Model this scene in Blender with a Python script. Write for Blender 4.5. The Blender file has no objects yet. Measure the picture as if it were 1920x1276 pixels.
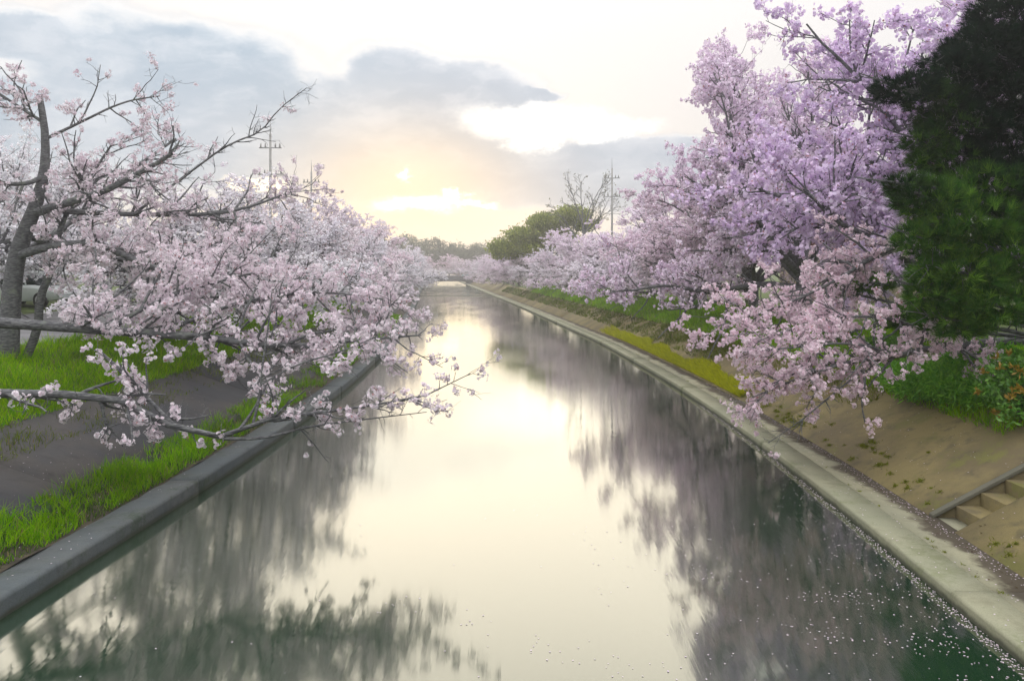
import bpy, math
import numpy as np
from mathutils import Vector

# ---------------------------------------------------------------- camera, sky, sun, exposure
F = 1493.0; HX, HY = 960.0, 505.0; CAMZ = 4.5
scene = bpy.context.scene
COL = scene.collection
cam = bpy.data.cameras.new('camera'); camo = bpy.data.objects.new('camera', cam); COL.objects.link(camo)
camo.location = (0, 0, CAMZ); camo.rotation_euler = (math.radians(90), 0, 0)
cam.sensor_width = 36.0; cam.lens = 36.0 * F / 1920.0
cam.shift_y = -(638 - HY) / 1920.0
cam.clip_end = 4000; cam.clip_start = 0.05
scene.camera = camo

SUN_AZ, SUN_EL = math.radians(-7.7), math.radians(7.0)


class NT:
    """small helper round a node tree"""
    def __init__(s, tree):
        s.t = tree; s.n = tree.nodes; s.l = tree.links

    def set(s, sock, v):
        if isinstance(v, bpy.types.NodeSocket): s.l.new(v, sock)
        elif v is not None: sock.default_value = v

    def m(s, op, a, b=None, c=None, clamp=False):
        n = s.n.new('ShaderNodeMath'); n.operation = op; n.use_clamp = clamp
        for i, v in enumerate((a, b, c)): s.set(n.inputs[i], v)
        return n.outputs[0]

    def vm(s, op, a, b=None):
        n = s.n.new('ShaderNodeVectorMath'); n.operation = op
        s.set(n.inputs[0], a); s.set(n.inputs[1], b)
        return n.outputs['Value'] if op in ('DOT_PRODUCT', 'LENGTH') else n.outputs[0]

    def noise(s, vec, scale, detail=3, rough=.55, col=False):
        n = s.n.new('ShaderNodeTexNoise'); s.set(n.inputs['Vector'], vec)
        n.inputs['Scale'].default_value = scale; n.inputs['Detail'].default_value = detail
        n.inputs['Roughness'].default_value = rough
        return n.outputs['Color' if col else 'Fac']

    def ramp(s, v, a, b, lo=0.0, hi=1.0):
        n = s.n.new('ShaderNodeMapRange'); n.interpolation_type = 'SMOOTHSTEP'
        s.set(n.inputs[0], v); n.inputs[1].default_value = a; n.inputs[2].default_value = b
        n.inputs[3].default_value = lo; n.inputs[4].default_value = hi
        return n.outputs[0]

    def mix(s, f, a, b, mode='MIX'):
        n = s.n.new('ShaderNodeMix'); n.data_type = 'RGBA'; n.blend_type = mode
        s.set(n.inputs[0], f)
        for i, v in ((6, a), (7, b)):
            if isinstance(v, (tuple, list)): v = (*v, 1.0) if len(v) == 3 else v
            s.set(n.inputs[i], v)
        return n.outputs[2]


def build_world():
    w = bpy.data.worlds.new('World'); scene.world = w; w.use_nodes = True
    t = NT(w.node_tree); t.n.clear()
    out = t.n.new('ShaderNodeOutputWorld'); bg = t.n.new('ShaderNodeBackground')
    tc = t.n.new('ShaderNodeTexCoord').outputs['Generated']
    sp = t.n.new('ShaderNodeSeparateXYZ'); t.l.new(tc, sp.inputs[0])
    az = t.m('ARCTAN2', sp.outputs[0], sp.outputs[1])
    el = t.m('ARCSINE', sp.outputs[2])
    cv = t.n.new('ShaderNodeCombineXYZ'); t.l.new(az, cv.inputs[0]); t.l.new(el, cv.inputs[1])
    v = cv.outputs[0]
    st = t.vm('MULTIPLY', v, (1.0, 1.7, 1.0))
    wob = t.noise(st, 6.0, 6, .68, col=True)
    wob = t.vm('SUBTRACT', wob, (.5, .5, .5))
    v2 = t.vm('ADD', v, t.vm('MULTIPLY', wob, (.07, .045, 0)))

    def ae(px, py):
        u = (px - HX) / F; q = (HY - py) / F
        return math.atan(u), math.atan(q / math.sqrt(1 + u * u))

    def ell(px, py, rx, ry, vec=v2):
        a, e = ae(px, py)
        d = t.vm('MULTIPLY', t.vm('SUBTRACT', vec, (a, e, 0)), (F / rx, F / ry, 0))
        return t.m('SUBTRACT', 1.0, t.vm('LENGTH', d))

    def union(lst, vec=v2):
        r = None
        for p in lst:
            q = ell(*p, vec)
            if r is None: r = q
            else:
                n = t.n.new('ShaderNodeMath'); n.operation = 'SMOOTH_MAX'
                t.l.new(r, n.inputs[0]); t.l.new(q, n.inputs[1]); n.inputs[2].default_value = .12
                r = n.outputs[0]
        return r
    v3 = t.vm('ADD', v2, t.vm('MULTIPLY', t.vm('SUBTRACT', t.noise(st, 26.0, 4, .65, col=True), (.5, .5, .5)), (.075, .03, 0)))
    fine = t.m('SUBTRACT', t.noise(st, 14.0, 5, .6), .5)
    cl = union([(330, 140, 300, 110), (260, 250, 480, 120), (690, 250, 290, 130), (750, 150, 120, 75),
                (850, 175, 190, 66), (985, 178, 85, 17), (820, 300, 400, 60), (1190, 285, 230, 34),
                (1180, 345, 420, 60), (50, 70, 110, 45), (640, 330, 420, 60)])
    cl = t.m('ADD', cl, t.m('MULTIPLY', fine, .42))
    mask_f = t.ramp(cl, -.06, .26)
    gen = t.noise(t.vm('MULTIPLY', tc, (1.0, 1.0, 2.6)), 1.7, 6, .6)
    mask_g = t.ramp(gen, .46, .68, 0, .7)
    # far from the part of the sky in view the same broken cloud goes on
    edge = t.m('MAXIMUM', t.m('DIVIDE', t.m('ABSOLUTE', az), .72), t.m('DIVIDE', el, .42))
    wf = t.ramp(edge, .9, 1.5)
    mk = t.n.new('ShaderNodeMix'); mk.data_type = 'FLOAT'
    t.l.new(wf, mk.inputs[0]); t.l.new(mask_f, mk.inputs[2]); t.l.new(mask_g, mk.inputs[3])
    mask = mk.outputs[0]
    sky = t.n.new('ShaderNodeTexSky'); sky.sky_type = 'NISHITA'; sky.sun_disc = False
    sky.sun_elevation = SUN_EL; sky.sun_rotation = SUN_AZ
    sky.air_density = 1.0; sky.dust_density = 2.0
    ns = t.mix(1.0, sky.outputs[0], (.10, .10, .10), 'MULTIPLY')
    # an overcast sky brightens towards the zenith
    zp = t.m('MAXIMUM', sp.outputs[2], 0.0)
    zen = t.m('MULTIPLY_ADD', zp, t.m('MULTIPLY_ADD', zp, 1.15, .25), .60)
    clear = t.mix(.92, ns, (.80, .775, .765))
    shade = t.noise(st, 3.2, 4, .6)
    warm = t.ramp(az, -.35, .12)
    ccol = t.mix(warm, (.265, .325, .385), (.325, .34, .385))
    ccol = t.mix(t.ramp(shade, .35, .65), ccol, (.39, .42, .46))
    core = t.ramp(cl, .1, .55)
    ccol = t.mix(t.m('MULTIPLY', core, .45), ccol, (.285, .325, .375))
    low = t.ramp(el, .02, .15, 1, 0)
    ccol = t.mix(t.m('MULTIPLY', low, .7), ccol, (.49, .46, .45))
    rim = t.m('MULTIPLY', t.ramp(cl, .02, .12), t.ramp(cl, .12, .34, 1, 0))
    ccol = t.mix(t.m('MULTIPLY', rim, .55), ccol, (.66, .64, .62))
    puff = t.noise(t.vm('ADD', t.vm('MULTIPLY', v, (1.0, 2.2, 1.0)), t.vm('MULTIPLY', wob, (.12, .12, 0))), 9.0, 6, .6)
    ccol = t.mix(t.ramp(puff, .40, .70, 0, .5), ccol, (.56, .565, .58))
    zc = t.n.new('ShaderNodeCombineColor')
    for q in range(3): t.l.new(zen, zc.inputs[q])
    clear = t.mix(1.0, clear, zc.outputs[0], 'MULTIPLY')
    zc2 = t.n.new('ShaderNodeCombineColor'); z2 = t.m('MULTIPLY_ADD', t.m('MAXIMUM', sp.outputs[2], 0.0), .9, .86)
    for q in range(3): t.l.new(z2, zc2.inputs[q])
    ccol = t.mix(1.0, ccol, zc2.outputs[0], 'MULTIPLY')
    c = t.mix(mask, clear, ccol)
    # light through the gaps round the veiled sun
    gap = t.ramp(union([(1000, 228, 150, 32), (1000, 262, 50, 26), (1110, 238, 120, 24)], v3), -.22, .8)
    c = t.mix(gap, c, (1.0, .96, .88))
    a, e = ae(765, 372)
    gl = t.vm('LENGTH', t.vm('MULTIPLY', t.vm('SUBTRACT', v, (a, e, 0)), (5.6, 9.0, 0)))
    glow = t.m('POWER', 2.718, t.m('MULTIPLY', t.m('MULTIPLY', gl, gl), -1.6))
    c = t.mix(t.m('MULTIPLY', glow, .82), c, (.86, .63, .38))
    slit = t.ramp(union([(790, 384, 80, 17), (850, 368, 26, 8), (480, 345, 60, 16), (880, 380, 60, 8)], v3), -.15, .75)
    slit = t.m('MAXIMUM', slit, t.ramp(ell(757, 331, 17, 15, v3), -.3, .7))
    c = t.mix(slit, c, (1.7, 1.35, .85))
    t.l.new(c, bg.inputs[0]); bg.inputs[1].default_value = 1.0
    t.l.new(bg.outputs[0], out.inputs[0])


build_world()
sl = bpy.data.lights.new('sun', 'SUN'); sl.energy = 0.5; sl.angle = math.radians(58); sl.color = (1, .88, .70)
so = bpy.data.objects.new('sun', sl); COL.objects.link(so)
sd = Vector((math.sin(SUN_AZ) * math.cos(SUN_EL), math.cos(SUN_AZ) * math.cos(SUN_EL), math.sin(SUN_EL)))
so.rotation_euler = sd.to_track_quat('Z', 'Y').to_euler(); so.location = (0, 0, 40)
vs = scene.view_settings
vs.view_transform = 'Standard'; vs.look = 'None'; vs.gamma = 1; vs.exposure = 0.75
cy = scene.cycles
cy.max_bounces = 7; cy.diffuse_bounces = 3; cy.glossy_bounces = 3; cy.transmission_bounces = 4
cy.transparent_max_bounces = 6; cy.volume_bounces = 1
cy.use_denoising = True; cy.sample_clamp_indirect = 4.0; cy.caustics_reflective = False; cy.caustics_refractive = False


# ---------------------------------------------------------------- helpers
def at(px, py, d):
    return np.array([(px - HX) / F * d, d, CAMZ - (py - HY) / F * d])


_cy = np.array([-60, -20, 0, 10, 15, 22, 30, 46, 80, 118, 131, 180, 240, 300, 420], float)
_cx = np.array([-1.2, -1.2, -.8, -.35, -.05, .1, .02, -.75, -3.9, -7.7, -9.2, -14.2, -20.3, -26.4, -38.6], float)
_gy = np.linspace(-60, 420, 961)
_gx = np.interp(_gy, _cy, _cx)
_k = np.hanning(25); _k /= _k.sum()
_gx = np.convolve(np.pad(_gx, 12, mode='edge'), _k, 'valid')


def cx(y): return np.interp(y, _gy, _gx)


def new_mesh(name, co, faces=None, loops=None, starts=None, totals=None, uv=None, col=None, smooth=False):
    me = bpy.data.meshes.new(name)
    co = np.asarray(co, np.float32)
    if faces is not None:
        if isinstance(faces, np.ndarray):
            k = faces.shape[1]; loops = faces.ravel(); n = len(faces)
            starts = np.arange(n) * k; totals = np.full(n, k)
        else:
            totals = np.array([len(f) for f in faces]); starts = np.concatenate([[0], np.cumsum(totals)[:-1]])
            loops = np.concatenate([np.asarray(f) for f in faces])
    me.vertices.add(len(co)); me.vertices.foreach_set('co', co.ravel())
    me.loops.add(len(loops)); me.loops.foreach_set('vertex_index', np.asarray(loops, np.int32))
    me.polygons.add(len(starts))
    me.polygons.foreach_set('loop_start', np.asarray(starts, np.int32))
    me.polygons.foreach_set('loop_total', np.asarray(totals, np.int32))
    if smooth: me.polygons.foreach_set('use_smooth', np.ones(len(starts), bool))
    me.update(calc_edges=True)
    if uv is not None:
        l = me.uv_layers.new(name='sy'); l.data.foreach_set('uv', np.asarray(uv, np.float32)[np.asarray(loops)].ravel())
    if col is not None:
        a = me.attributes.new('col', 'FLOAT_COLOR', 'POINT')
        c4 = np.ones((len(co), 4), np.float32); c4[:, :3] = col
        a.data.foreach_set('color', c4.ravel())
    return me


def obj(name, me, mat=None, parent=None):
    o = bpy.data.objects.new(name, me); COL.objects.link(o)
    if mat is not None:
        me.materials.clear(); me.materials.append(mat)
    if parent is not None: o.parent = parent
    return o


def tag(o, label=None, cat=None, group=None, kind=None):
    if label: o['label'] = label
    if cat: o['category'] = cat
    if group: o['group'] = group
    if kind: o['kind'] = kind
    return o


def empty(name, loc=(0, 0, 0), rz=0.0, **kw):
    o = bpy.data.objects.new(name, None); COL.objects.link(o)
    o.location = loc; o.rotation_euler = (0, 0, rz); o.empty_display_size = .3
    return tag(o, **kw)


class MB:
    """collects boxes, tubes and lofts for one mesh"""
    def __init__(s): s.v = []; s.f = []; s.n = 0

    def add(s, co, faces):
        co = np.asarray(co, float)
        s.v.append(co); s.f += [tuple(int(i) + s.n for i in f) for f in faces]; s.n += len(co); return s

    def box(s, lo, hi):
        x0, y0, z0 = lo; x1, y1, z1 = hi
        return s.add([(x0, y0, z0), (x1, y0, z0), (x1, y1, z0), (x0, y1, z0), (x0, y0, z1), (x1, y0, z1), (x1, y1, z1), (x0, y1, z1)],
                     [(3, 2, 1, 0), (4, 5, 6, 7), (0, 1, 5, 4), (1, 2, 6, 5), (2, 3, 7, 6), (3, 0, 4, 7)])

    def loft(s, rings, cap=True):
        rings = [np.asarray(r, float) for r in rings]; k = len(rings[0]); f = []
        for i in range(len(rings) - 1):
            for j in range(k):
                a = i * k + j; b = i * k + (j + 1) % k
                f.append((a, b, b + k, a + k))
        if cap:
            f.append(tuple(range(k))[::-1]); f.append(tuple((len(rings) - 1) * k + j for j in range(k)))
        return s.add(np.concatenate(rings), f)

    def cyl(s, p0, p1, r0, r1=None, k=12):
        p0 = np.asarray(p0, float); p1 = np.asarray(p1, float); r1 = r0 if r1 is None else r1
        t = p1 - p0; t /= np.linalg.norm(t)
        u = np.cross(t, (0, 0, 1) if abs(t[2]) < .9 else (1, 0, 0)); u /= np.linalg.norm(u); w = np.cross(t, u)
        a = np.linspace(0, 2 * math.pi, k, endpoint=False)
        ring = np.cos(a)[:, None] * u + np.sin(a)[:, None] * w
        return s.loft([p0 + ring * r0, p1 + ring * r1])

    def build(s, name, mat, parent=None, smooth=False, bevel=0):
        me = new_mesh(name, np.concatenate(s.v), s.f, smooth=smooth)
        o = obj(name, me, mat, parent)
        if bevel:
            b = o.modifiers.new('bevel', 'BEVEL'); b.width = bevel; b.segments = 2; b.limit_method = 'ANGLE'
        return o


def sweep(profile, y0, y1, step, closed=True, smooth=False, bump=0.0, seed=0):
    """a profile of (s, z) swept along the canal; uv holds (s, y)"""
    ys = np.arange(y0, y1 + 1e-6, step) if not np.isscalar(step) or step > 0 else None
    n = max(2, int(round((y1 - y0) / step)) + 1); ys = np.linspace(y0, y1, n)
    p = np.asarray(profile, float); k = len(p)
    S = np.tile(p[:, 0], (n, 1)); Z = np.tile(p[:, 1], (n, 1)); Y = np.tile(ys[:, None], (1, k))
    if bump:
        rg = np.random.default_rng(seed); Z = Z + rg.normal(0, bump, Z.shape)
    co = np.stack([cx(Y) + S, Y, Z], -1).reshape(-1, 3)
    f = []
    for i in range(n - 1):
        for j in range(k if closed else k - 1):
            a = i * k + j; b = i * k + (j + 1) % k
            f.append((a, b, b + k, a + k))
    if closed:
        f.append(tuple(range(k))[::-1]); f.append(tuple((n - 1) * k + j for j in range(k)))
    return new_mesh('sweep', co, f, uv=np.stack([S.ravel(), Y.ravel()], -1), smooth=smooth)


# ---------------------------------------------------------------- materials
def material(name):
    m = bpy.data.materials.new(name); m.use_nodes = True
    t = NT(m.node_tree); t.n.clear()
    o = t.n.new('ShaderNodeOutputMaterial')
    return m, t, o


def plain(name, c, rough=.6, metal=0.0, var=.15, scale=3.0, bump=0.0, bscale=30.0):
    m, t, o = material(name)
    p = t.n.new('ShaderNodeBsdfPrincipled')
    tc = t.n.new('ShaderNodeTexCoord').outputs['Object']
    n = t.noise(tc, scale, 4)
    col = t.mix(t.ramp(n, .3, .7), tuple(x * (1 - var) for x in c), tuple(min(1, x * (1 + var)) for x in c))
    t.l.new(col, p.inputs['Base Color']); p.inputs['Roughness'].default_value = rough; p.inputs['Metallic'].default_value = metal
    if bump:
        b = t.n.new('ShaderNodeBump'); b.inputs['Strength'].default_value = bump; b.inputs['Distance'].default_value = .02
        t.l.new(t.noise(tc, bscale, 4), b.inputs['Height']); t.l.new(b.outputs[0], p.inputs['Normal'])
    t.l.new(p.outputs[0], o.inputs[0])
    return m


def petal_mat(name, trans=.38, rough=None):
    m, t, o = material(name)
    a = t.n.new('ShaderNodeAttribute'); a.attribute_name = 'col'
    d = t.n.new('ShaderNodeBsdfDiffuse'); tr = t.n.new('ShaderNodeBsdfTranslucent'); mx = t.n.new('ShaderNodeMixShader')
    oi = t.n.new('ShaderNodeObjectInfo')
    cc = t.mix(1.0, a.outputs['Color'], oi.outputs['Color'], 'MULTIPLY')
    t.l.new(cc, d.inputs[0]); t.l.new(cc, tr.inputs[0])
    mx.inputs[0].default_value = trans
    t.l.new(d.outputs[0], mx.inputs[1]); t.l.new(tr.outputs[0], mx.inputs[2])
    last = mx.outputs[0]
    if rough is not None:
        g = t.n.new('ShaderNodeBsdfGlossy'); g.inputs['Roughness'].default_value = rough
        m2 = t.n.new('ShaderNodeMixShader'); m2.inputs[0].default_value = .05
        t.l.new(last, m2.inputs[1]); t.l.new(g.outputs[0], m2.inputs[2]); last = m2.outputs[0]
    t.l.new(last, o.inputs[0])
    return m


def bark_mat():
    m, t, o = material('bark')
    p = t.n.new('ShaderNodeBsdfPrincipled'); p.inputs['Roughness'].default_value = .85
    tc = t.n.new('ShaderNodeTexCoord').outputs['Object']
    n1 = t.noise(tc, 3.5, 5, .65); n2 = t.noise(t.vm('MULTIPLY', tc, (6, 6, 22)), 1.6, 4)
    c = t.mix(t.ramp(n2, .35, .7), (.07, .072, .080), (.21, .215, .22))
    c = t.mix(t.ramp(n1, .55, .75, 0, .6), c, (.25, .30, .21))
    t.l.new(c, p.inputs['Base Color'])
    b = t.n.new('ShaderNodeBump'); b.inputs['Strength'].default_value = .6; b.inputs['Distance'].default_value = .03
    t.l.new(n2, b.inputs['Height']); t.l.new(b.outputs[0], p.inputs['Normal'])
    t.l.new(p.outputs[0], o.inputs[0])
    return m


def concrete_mat(name, c0, c1, stain, toe=None, moss=None, rough=.85, line=False):
    """toe = (s0, s1): damp dirt gathered along that line of the bank; moss = colour of algae patches"""
    m, t, o = material(name)
    p = t.n.new('ShaderNodeBsdfPrincipled'); p.inputs['Roughness'].default_value = rough
    geo = t.n.new('ShaderNodeNewGeometry').outputs['Position']
    big = t.noise(geo, .55, 5, .6); mid = t.noise(geo, 2.6, 5, .65); fine = t.noise(geo, 60, 3, .6)
    grain = t.noise(geo, 16, 4, .7)
    c = t.mix(t.ramp(big, .36, .64), c0, c1)
    c = t.mix(t.ramp(mid, .48, .74, 0, .75), c, stain)
    if moss: c = t.mix(t.ramp(t.m('ADD', t.noise(geo, 1.1, 6, .7), t.m('MULTIPLY', t.m('SUBTRACT', grain, .5), .3)), .52, .68, 0, .8), c, moss)
    c = t.mix(t.ramp(fine, .3, .75, 0, .35), c, tuple(x * .45 for x in c0))
    c = t.mix(t.ramp(grain, .6, .8, 0, .5), c, tuple(x * .5 for x in stain))
    if line:
        sz = t.n.new('ShaderNodeSeparateXYZ'); t.l.new(geo, sz.inputs[0])
        zz = t.m('ADD', sz.outputs[2], t.m('MULTIPLY', t.m('SUBTRACT', t.noise(geo, 2.2, 5, .7), .5), .12))
        c = t.mix(t.ramp(zz, .15, .23, .85, 0), c, (.030, .034, .020))
    if toe:
        uv = t.n.new('ShaderNodeUVMap'); uv.uv_map = 'sy'
        sx = t.n.new('ShaderNodeSeparateXYZ'); t.l.new(uv.outputs[0], sx.inputs[0])
        w = t.m('ADD', sx.outputs[0], t.m('MULTIPLY', t.m('SUBTRACT', t.noise(geo, 1.2, 6, .65), .5), 1.1))
        c = t.mix(t.ramp(w, toe[0], toe[1], 0, .92), c, (.052, .038, .024))
    t.l.new(c, p.inputs['Base Color'])
    b = t.n.new('ShaderNodeBump'); b.inputs['Strength'].default_value = .5; b.inputs['Distance'].default_value = .012
    t.l.new(t.m('ADD', grain, t.m('MULTIPLY', fine, .5)), b.inputs['Height']); t.l.new(b.outputs[0], p.inputs['Normal'])
    t.l.new(p.outputs[0], o.inputs[0])
    return m


def water_mat():
    m, t, o = material('water')
    geo = t.n.new('ShaderNodeNewGeometry').outputs['Position']
    lw = t.n.new('ShaderNodeLayerWeight'); lw.inputs['Blend'].default_value = .5
    fac = t.ramp(lw.outputs['Facing'], .35, 1.0, .17, .84)
    # slow ripples run across the canal: rough along it, smooth across, so reflections smear up and down
    g = t.n.new('ShaderNodeBsdfAnisotropic'); g.distribution = 'GGX'
    tg = t.n.new('ShaderNodeCombineXYZ'); tg.inputs[1].default_value = 1.0
    t.l.new(tg.outputs[0], g.inputs['Tangent'])
    rn = t.noise(t.vm('MULTIPLY', geo, (.5, .12, 1)), 1.0, 2, .5)
    t.l.new(t.ramp(rn, .3, .7, .026, .046), g.inputs['Roughness']); g.inputs['Anisotropy'].default_value = -.86
    g.inputs['Color'].default_value = (.88, .86, .78, 1)
    d = t.n.new('ShaderNodeBsdfDiffuse'); d.inputs[0].default_value = (.012, .040, .020, 1)
    n = t.noise(t.vm('MULTIPLY', geo, (9.0, .35, 1)), 1.0, 3, .6)
    b = t.n.new('ShaderNodeBump'); b.inputs['Strength'].default_value = .25; b.inputs['Distance'].default_value = .003
    t.l.new(n, b.inputs['Height']); t.l.new(b.outputs[0], g.inputs['Normal'])
    mx = t.n.new('ShaderNodeMixShader'); t.l.new(fac, mx.inputs[0])
    t.l.new(d.outputs[0], mx.inputs[1]); t.l.new(g.outputs[0], mx.inputs[2]); t.l.new(mx.outputs[0], o.inputs[0])
    return m


M = dict(
    bark=bark_mat(), blossom=petal_mat('blossom', .24), leaf=petal_mat('leaf', .30, .35), grass=petal_mat('grass', .42),
    needle=petal_mat('needle', .18), petal=petal_mat('petal', .2),
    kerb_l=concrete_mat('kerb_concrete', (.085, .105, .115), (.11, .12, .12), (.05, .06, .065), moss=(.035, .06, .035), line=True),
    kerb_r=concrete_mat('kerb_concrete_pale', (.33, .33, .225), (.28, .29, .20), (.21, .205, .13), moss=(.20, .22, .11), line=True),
    walk=concrete_mat('walkway_concrete', (.33, .32, .215), (.27, .27, .19), (.20, .185, .115), toe=(6.84, 7.06)),
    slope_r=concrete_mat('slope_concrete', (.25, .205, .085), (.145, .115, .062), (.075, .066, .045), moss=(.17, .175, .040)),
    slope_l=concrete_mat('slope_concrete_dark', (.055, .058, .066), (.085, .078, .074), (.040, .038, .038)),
    cheek=concrete_mat('cheek_concrete', (.16, .15, .11), (.12, .12, .09), (.07, .065, .05)),
    soil=plain('soil', (.045, .036, .022), .95, var=.5, scale=4, bump=.8, bscale=12),
    turf=plain('turf', (.070, .105, .018), .95, var=.5, scale=2.2, bump=.8, bscale=14),
    path=plain('path_asphalt', (.20, .20, .21), .9, var=.18, scale=1.2, bump=.3, bscale=60),
    water=water_mat(), metal=plain('galvanised', (.30, .31, .32), .5, .4), polec=plain('pole_concrete', (.30, .30, .29), .8),
    dark=plain('dark_rubber', (.012, .012, .013), .7), glass=plain('car_glass', (.02, .03, .035), .08),
    white=plain('car_paint_white', (.72, .78, .78), .25, var=.03), teal=plain('car_paint_teal', (.10, .52, .60), .25, var=.03),
    bridge=plain('bridge_concrete', (.10, .10, .12), .8), wallp=plain('plaster', (.48, .40, .30), .8), roof=plain('roof_tile', (.16, .07, .05), .7),
    wood=plain('door_wood', (.10, .06, .04), .6), lamp=plain('lamp_lens', (.8, .78, .7), .2), rim=plain('wheel_rim', (.45, .46, .47), .35, .7),
)
WZ = .13   # water level

# ---------------------------------------------------------------- setting: water, banks, ground
w = obj('water', sweep([(-6.2, WZ), (6.2, WZ)], -40, 400, 2.0, closed=False), M['water']); tag(w, 'still canal water mirroring sky and blossom', kind='structure')

bl = empty('canal_bank_left', kind='structure', label='left canal bank of dark concrete slope, kerb and verge')
br = empty('canal_bank_right', kind='structure', label='right canal bank of tan concrete slope, walkway and kerb')


def kerb_profile(sgn, s0, s1, top, r, depth=1.2):
    p = [(s0, -depth)]
    for a in np.linspace(180, 90, 5): p.append((s0 + r + r * math.cos(math.radians(a)), top - r + r * math.sin(math.radians(a))))
    p += [(s1, top), (s1, -depth)]
    return [(sgn * a, b) for a, b in p] if sgn > 0 else [(sgn * a, b) for a, b in p][::-1]


for y0, y1 in [(-32, 1.4), (1.4, 10.4), (10.4, 19.4), (19.4, 28.4), (28.4, 37.4), (37.4, 46.4), (46.4, 64), (64, 90), (90, 400)]:
    stp = 1.0 if y0 < 60 else 3.0
    obj('kerb_block', sweep(kerb_profile(1, 6.05, 6.60, .30, .045), y0 + .010, y1 - .010, .3 if y0 < 30 else stp, bump=.0035 if y0 < 30 else 0, seed=int(y0) + 70), M['kerb_r'], br)
    obj('walkway_slab', sweep([(6.604, -.4), (6.604, .296), (7.02, .290), (7.40, .276), (7.40, -.4)], y0 + .008, y1 - .008, stp), M['walk'], br)
for y0, y1 in [(-32, 3.0), (3.0, 9.3), (9.3, 15.55), (15.55, 21.8), (21.8, 28), (28, 37), (37, 48), (48, 64), (64, 90), (90, 400)]:
    stp = .3 if y0 < 30 else 3.0
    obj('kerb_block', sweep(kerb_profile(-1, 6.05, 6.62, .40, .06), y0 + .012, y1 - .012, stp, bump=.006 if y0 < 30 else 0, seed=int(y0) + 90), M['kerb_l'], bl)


def zr(s): return np.interp(s, [7.3, 9.9, 12.6, 16, 60, 400], [.28, 1.65, 2.35, 2.5, 2.9, 4])
def zl(s): return np.interp(s, [6.6, 7.5, 10.1, 13.0, 16, 22, 60, 400], [.39, .50, 1.42, 2.40, 2.60, 3.0, 3.3, 4.5])


STAIR = (12.80, 13.58)
for y0, y1 in [(-32, 0.2), (0.2, STAIR[0]), (STAIR[1], 22.0), (22.0, 34.0), (34, 48), (48, 70), (70, 100), (100, 400)]:
    stp = 1.0 if y0 < 60 else 3.0
    obj('slope_panel', sweep([(7.30, -.5), (7.30, .28), (8.6, .965), (9.9, 1.65), (10.3, 1.66), (10.3, -.5)], y0 + .01, y1 - .01, stp), M['slope_r'], br)
for y0, y1 in [(-32, 4.0), (4.0, 14.2), (14.2, 24.5), (24.5, 35), (35, 48), (48, 70), (70, 100), (100, 400)]:
    stp = 1.0 if y0 < 60 else 3.0
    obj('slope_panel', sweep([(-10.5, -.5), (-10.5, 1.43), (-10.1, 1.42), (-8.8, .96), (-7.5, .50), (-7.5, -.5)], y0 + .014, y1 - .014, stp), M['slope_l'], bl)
obj('verge_soil', sweep([(-7.62, .46), (-7.3, .44), (-6.9, .405), (-6.6, .385)], -32, 400, .8, closed=False, bump=.018), M['soil'], bl)
obj('bank_turf', sweep([(-13.2, 2.43), (-12.2, 2.15), (-11.2, 1.80), (-10.2, 1.43), (-9.95, 1.34)], -32, 400, 1.2, closed=False, bump=.02), M['turf'], bl)
obj('bank_turf', sweep([(9.7, 1.52), (10.0, 1.68), (11.2, 2.02), (12.6, 2.36), (13.4, 2.40)], -32, 400, 1.2, closed=False, bump=.02), M['turf'], br)
pth = obj('path', sweep([(-18.6, 2.785), (-16, 2.615), (-14.2, 2.495), (-13.05, 2.415)], -32, 300, 2.0, closed=False), M['path'])
tag(pth, 'grey path along the top of the left bank', kind='structure')
SG = np.array([-900, -300, -60, -22, -18.5])
gl_ = sweep([(-700, 6), (-300, 4.2), (-60, 3.3), (-22, 3.0), (-18.5, 2.775), (-13.0, 2.38)], -60, 400, 4, closed=False, bump=.0)
obj_g = obj('ground', gl_, M['turf']); tag(obj_g, 'grassy ground behind the left bank', kind='structure')
gr_ = obj('ground', sweep([(13.2, 2.385), (16, 2.5), (60, 2.9), (300, 4), (700, 6)], -60, 400, 4, closed=False), M['turf'])
tag(gr_, 'grassy ground behind the right bank', kind='structure')
gf = obj('ground', new_mesh('ground', [(-800, 398, 2.2), (720, 398, 2.2), (720, 1200, 5), (-800, 1200, 5)], [(0, 1, 2, 3)]), M['turf'])
tag(gf, 'far ground beyond the canal end', kind='structure')

# stairs let into the right slope
st = empty('stone_stair', (float(cx(13.2)) + 7.3, 13.2, .28), label='small concrete stair let into the tan right slope', cat='stair')
sy0, sy1 = STAIR[0] - 13.2 + .012, STAIR[1] - 13.2 - .012
for i in range(6):
    MB().box((.42 * (i + 1), sy0, -.6), (.42 * (i + 2) - .004, sy1, .2213 * (i + 1) - .015)).build('step', M['slope_r'], st, bevel=.012)
mb = MB()
c0 = [(.02, -.02), (.02, .05), (2.62, 1.42), (2.62, 1.34)]
mb.loft([[(a, sy1 + .0 - .03, b) for a, b in c0], [(a, sy1 + .10, b) for a, b in c0]])
mb.build('cheek_wall', M['cheek'], st, bevel=.01)
MB().box((.0, sy0, -.6), (.415, sy1, -.006)).build('landing', M['walk'], st)

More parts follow.
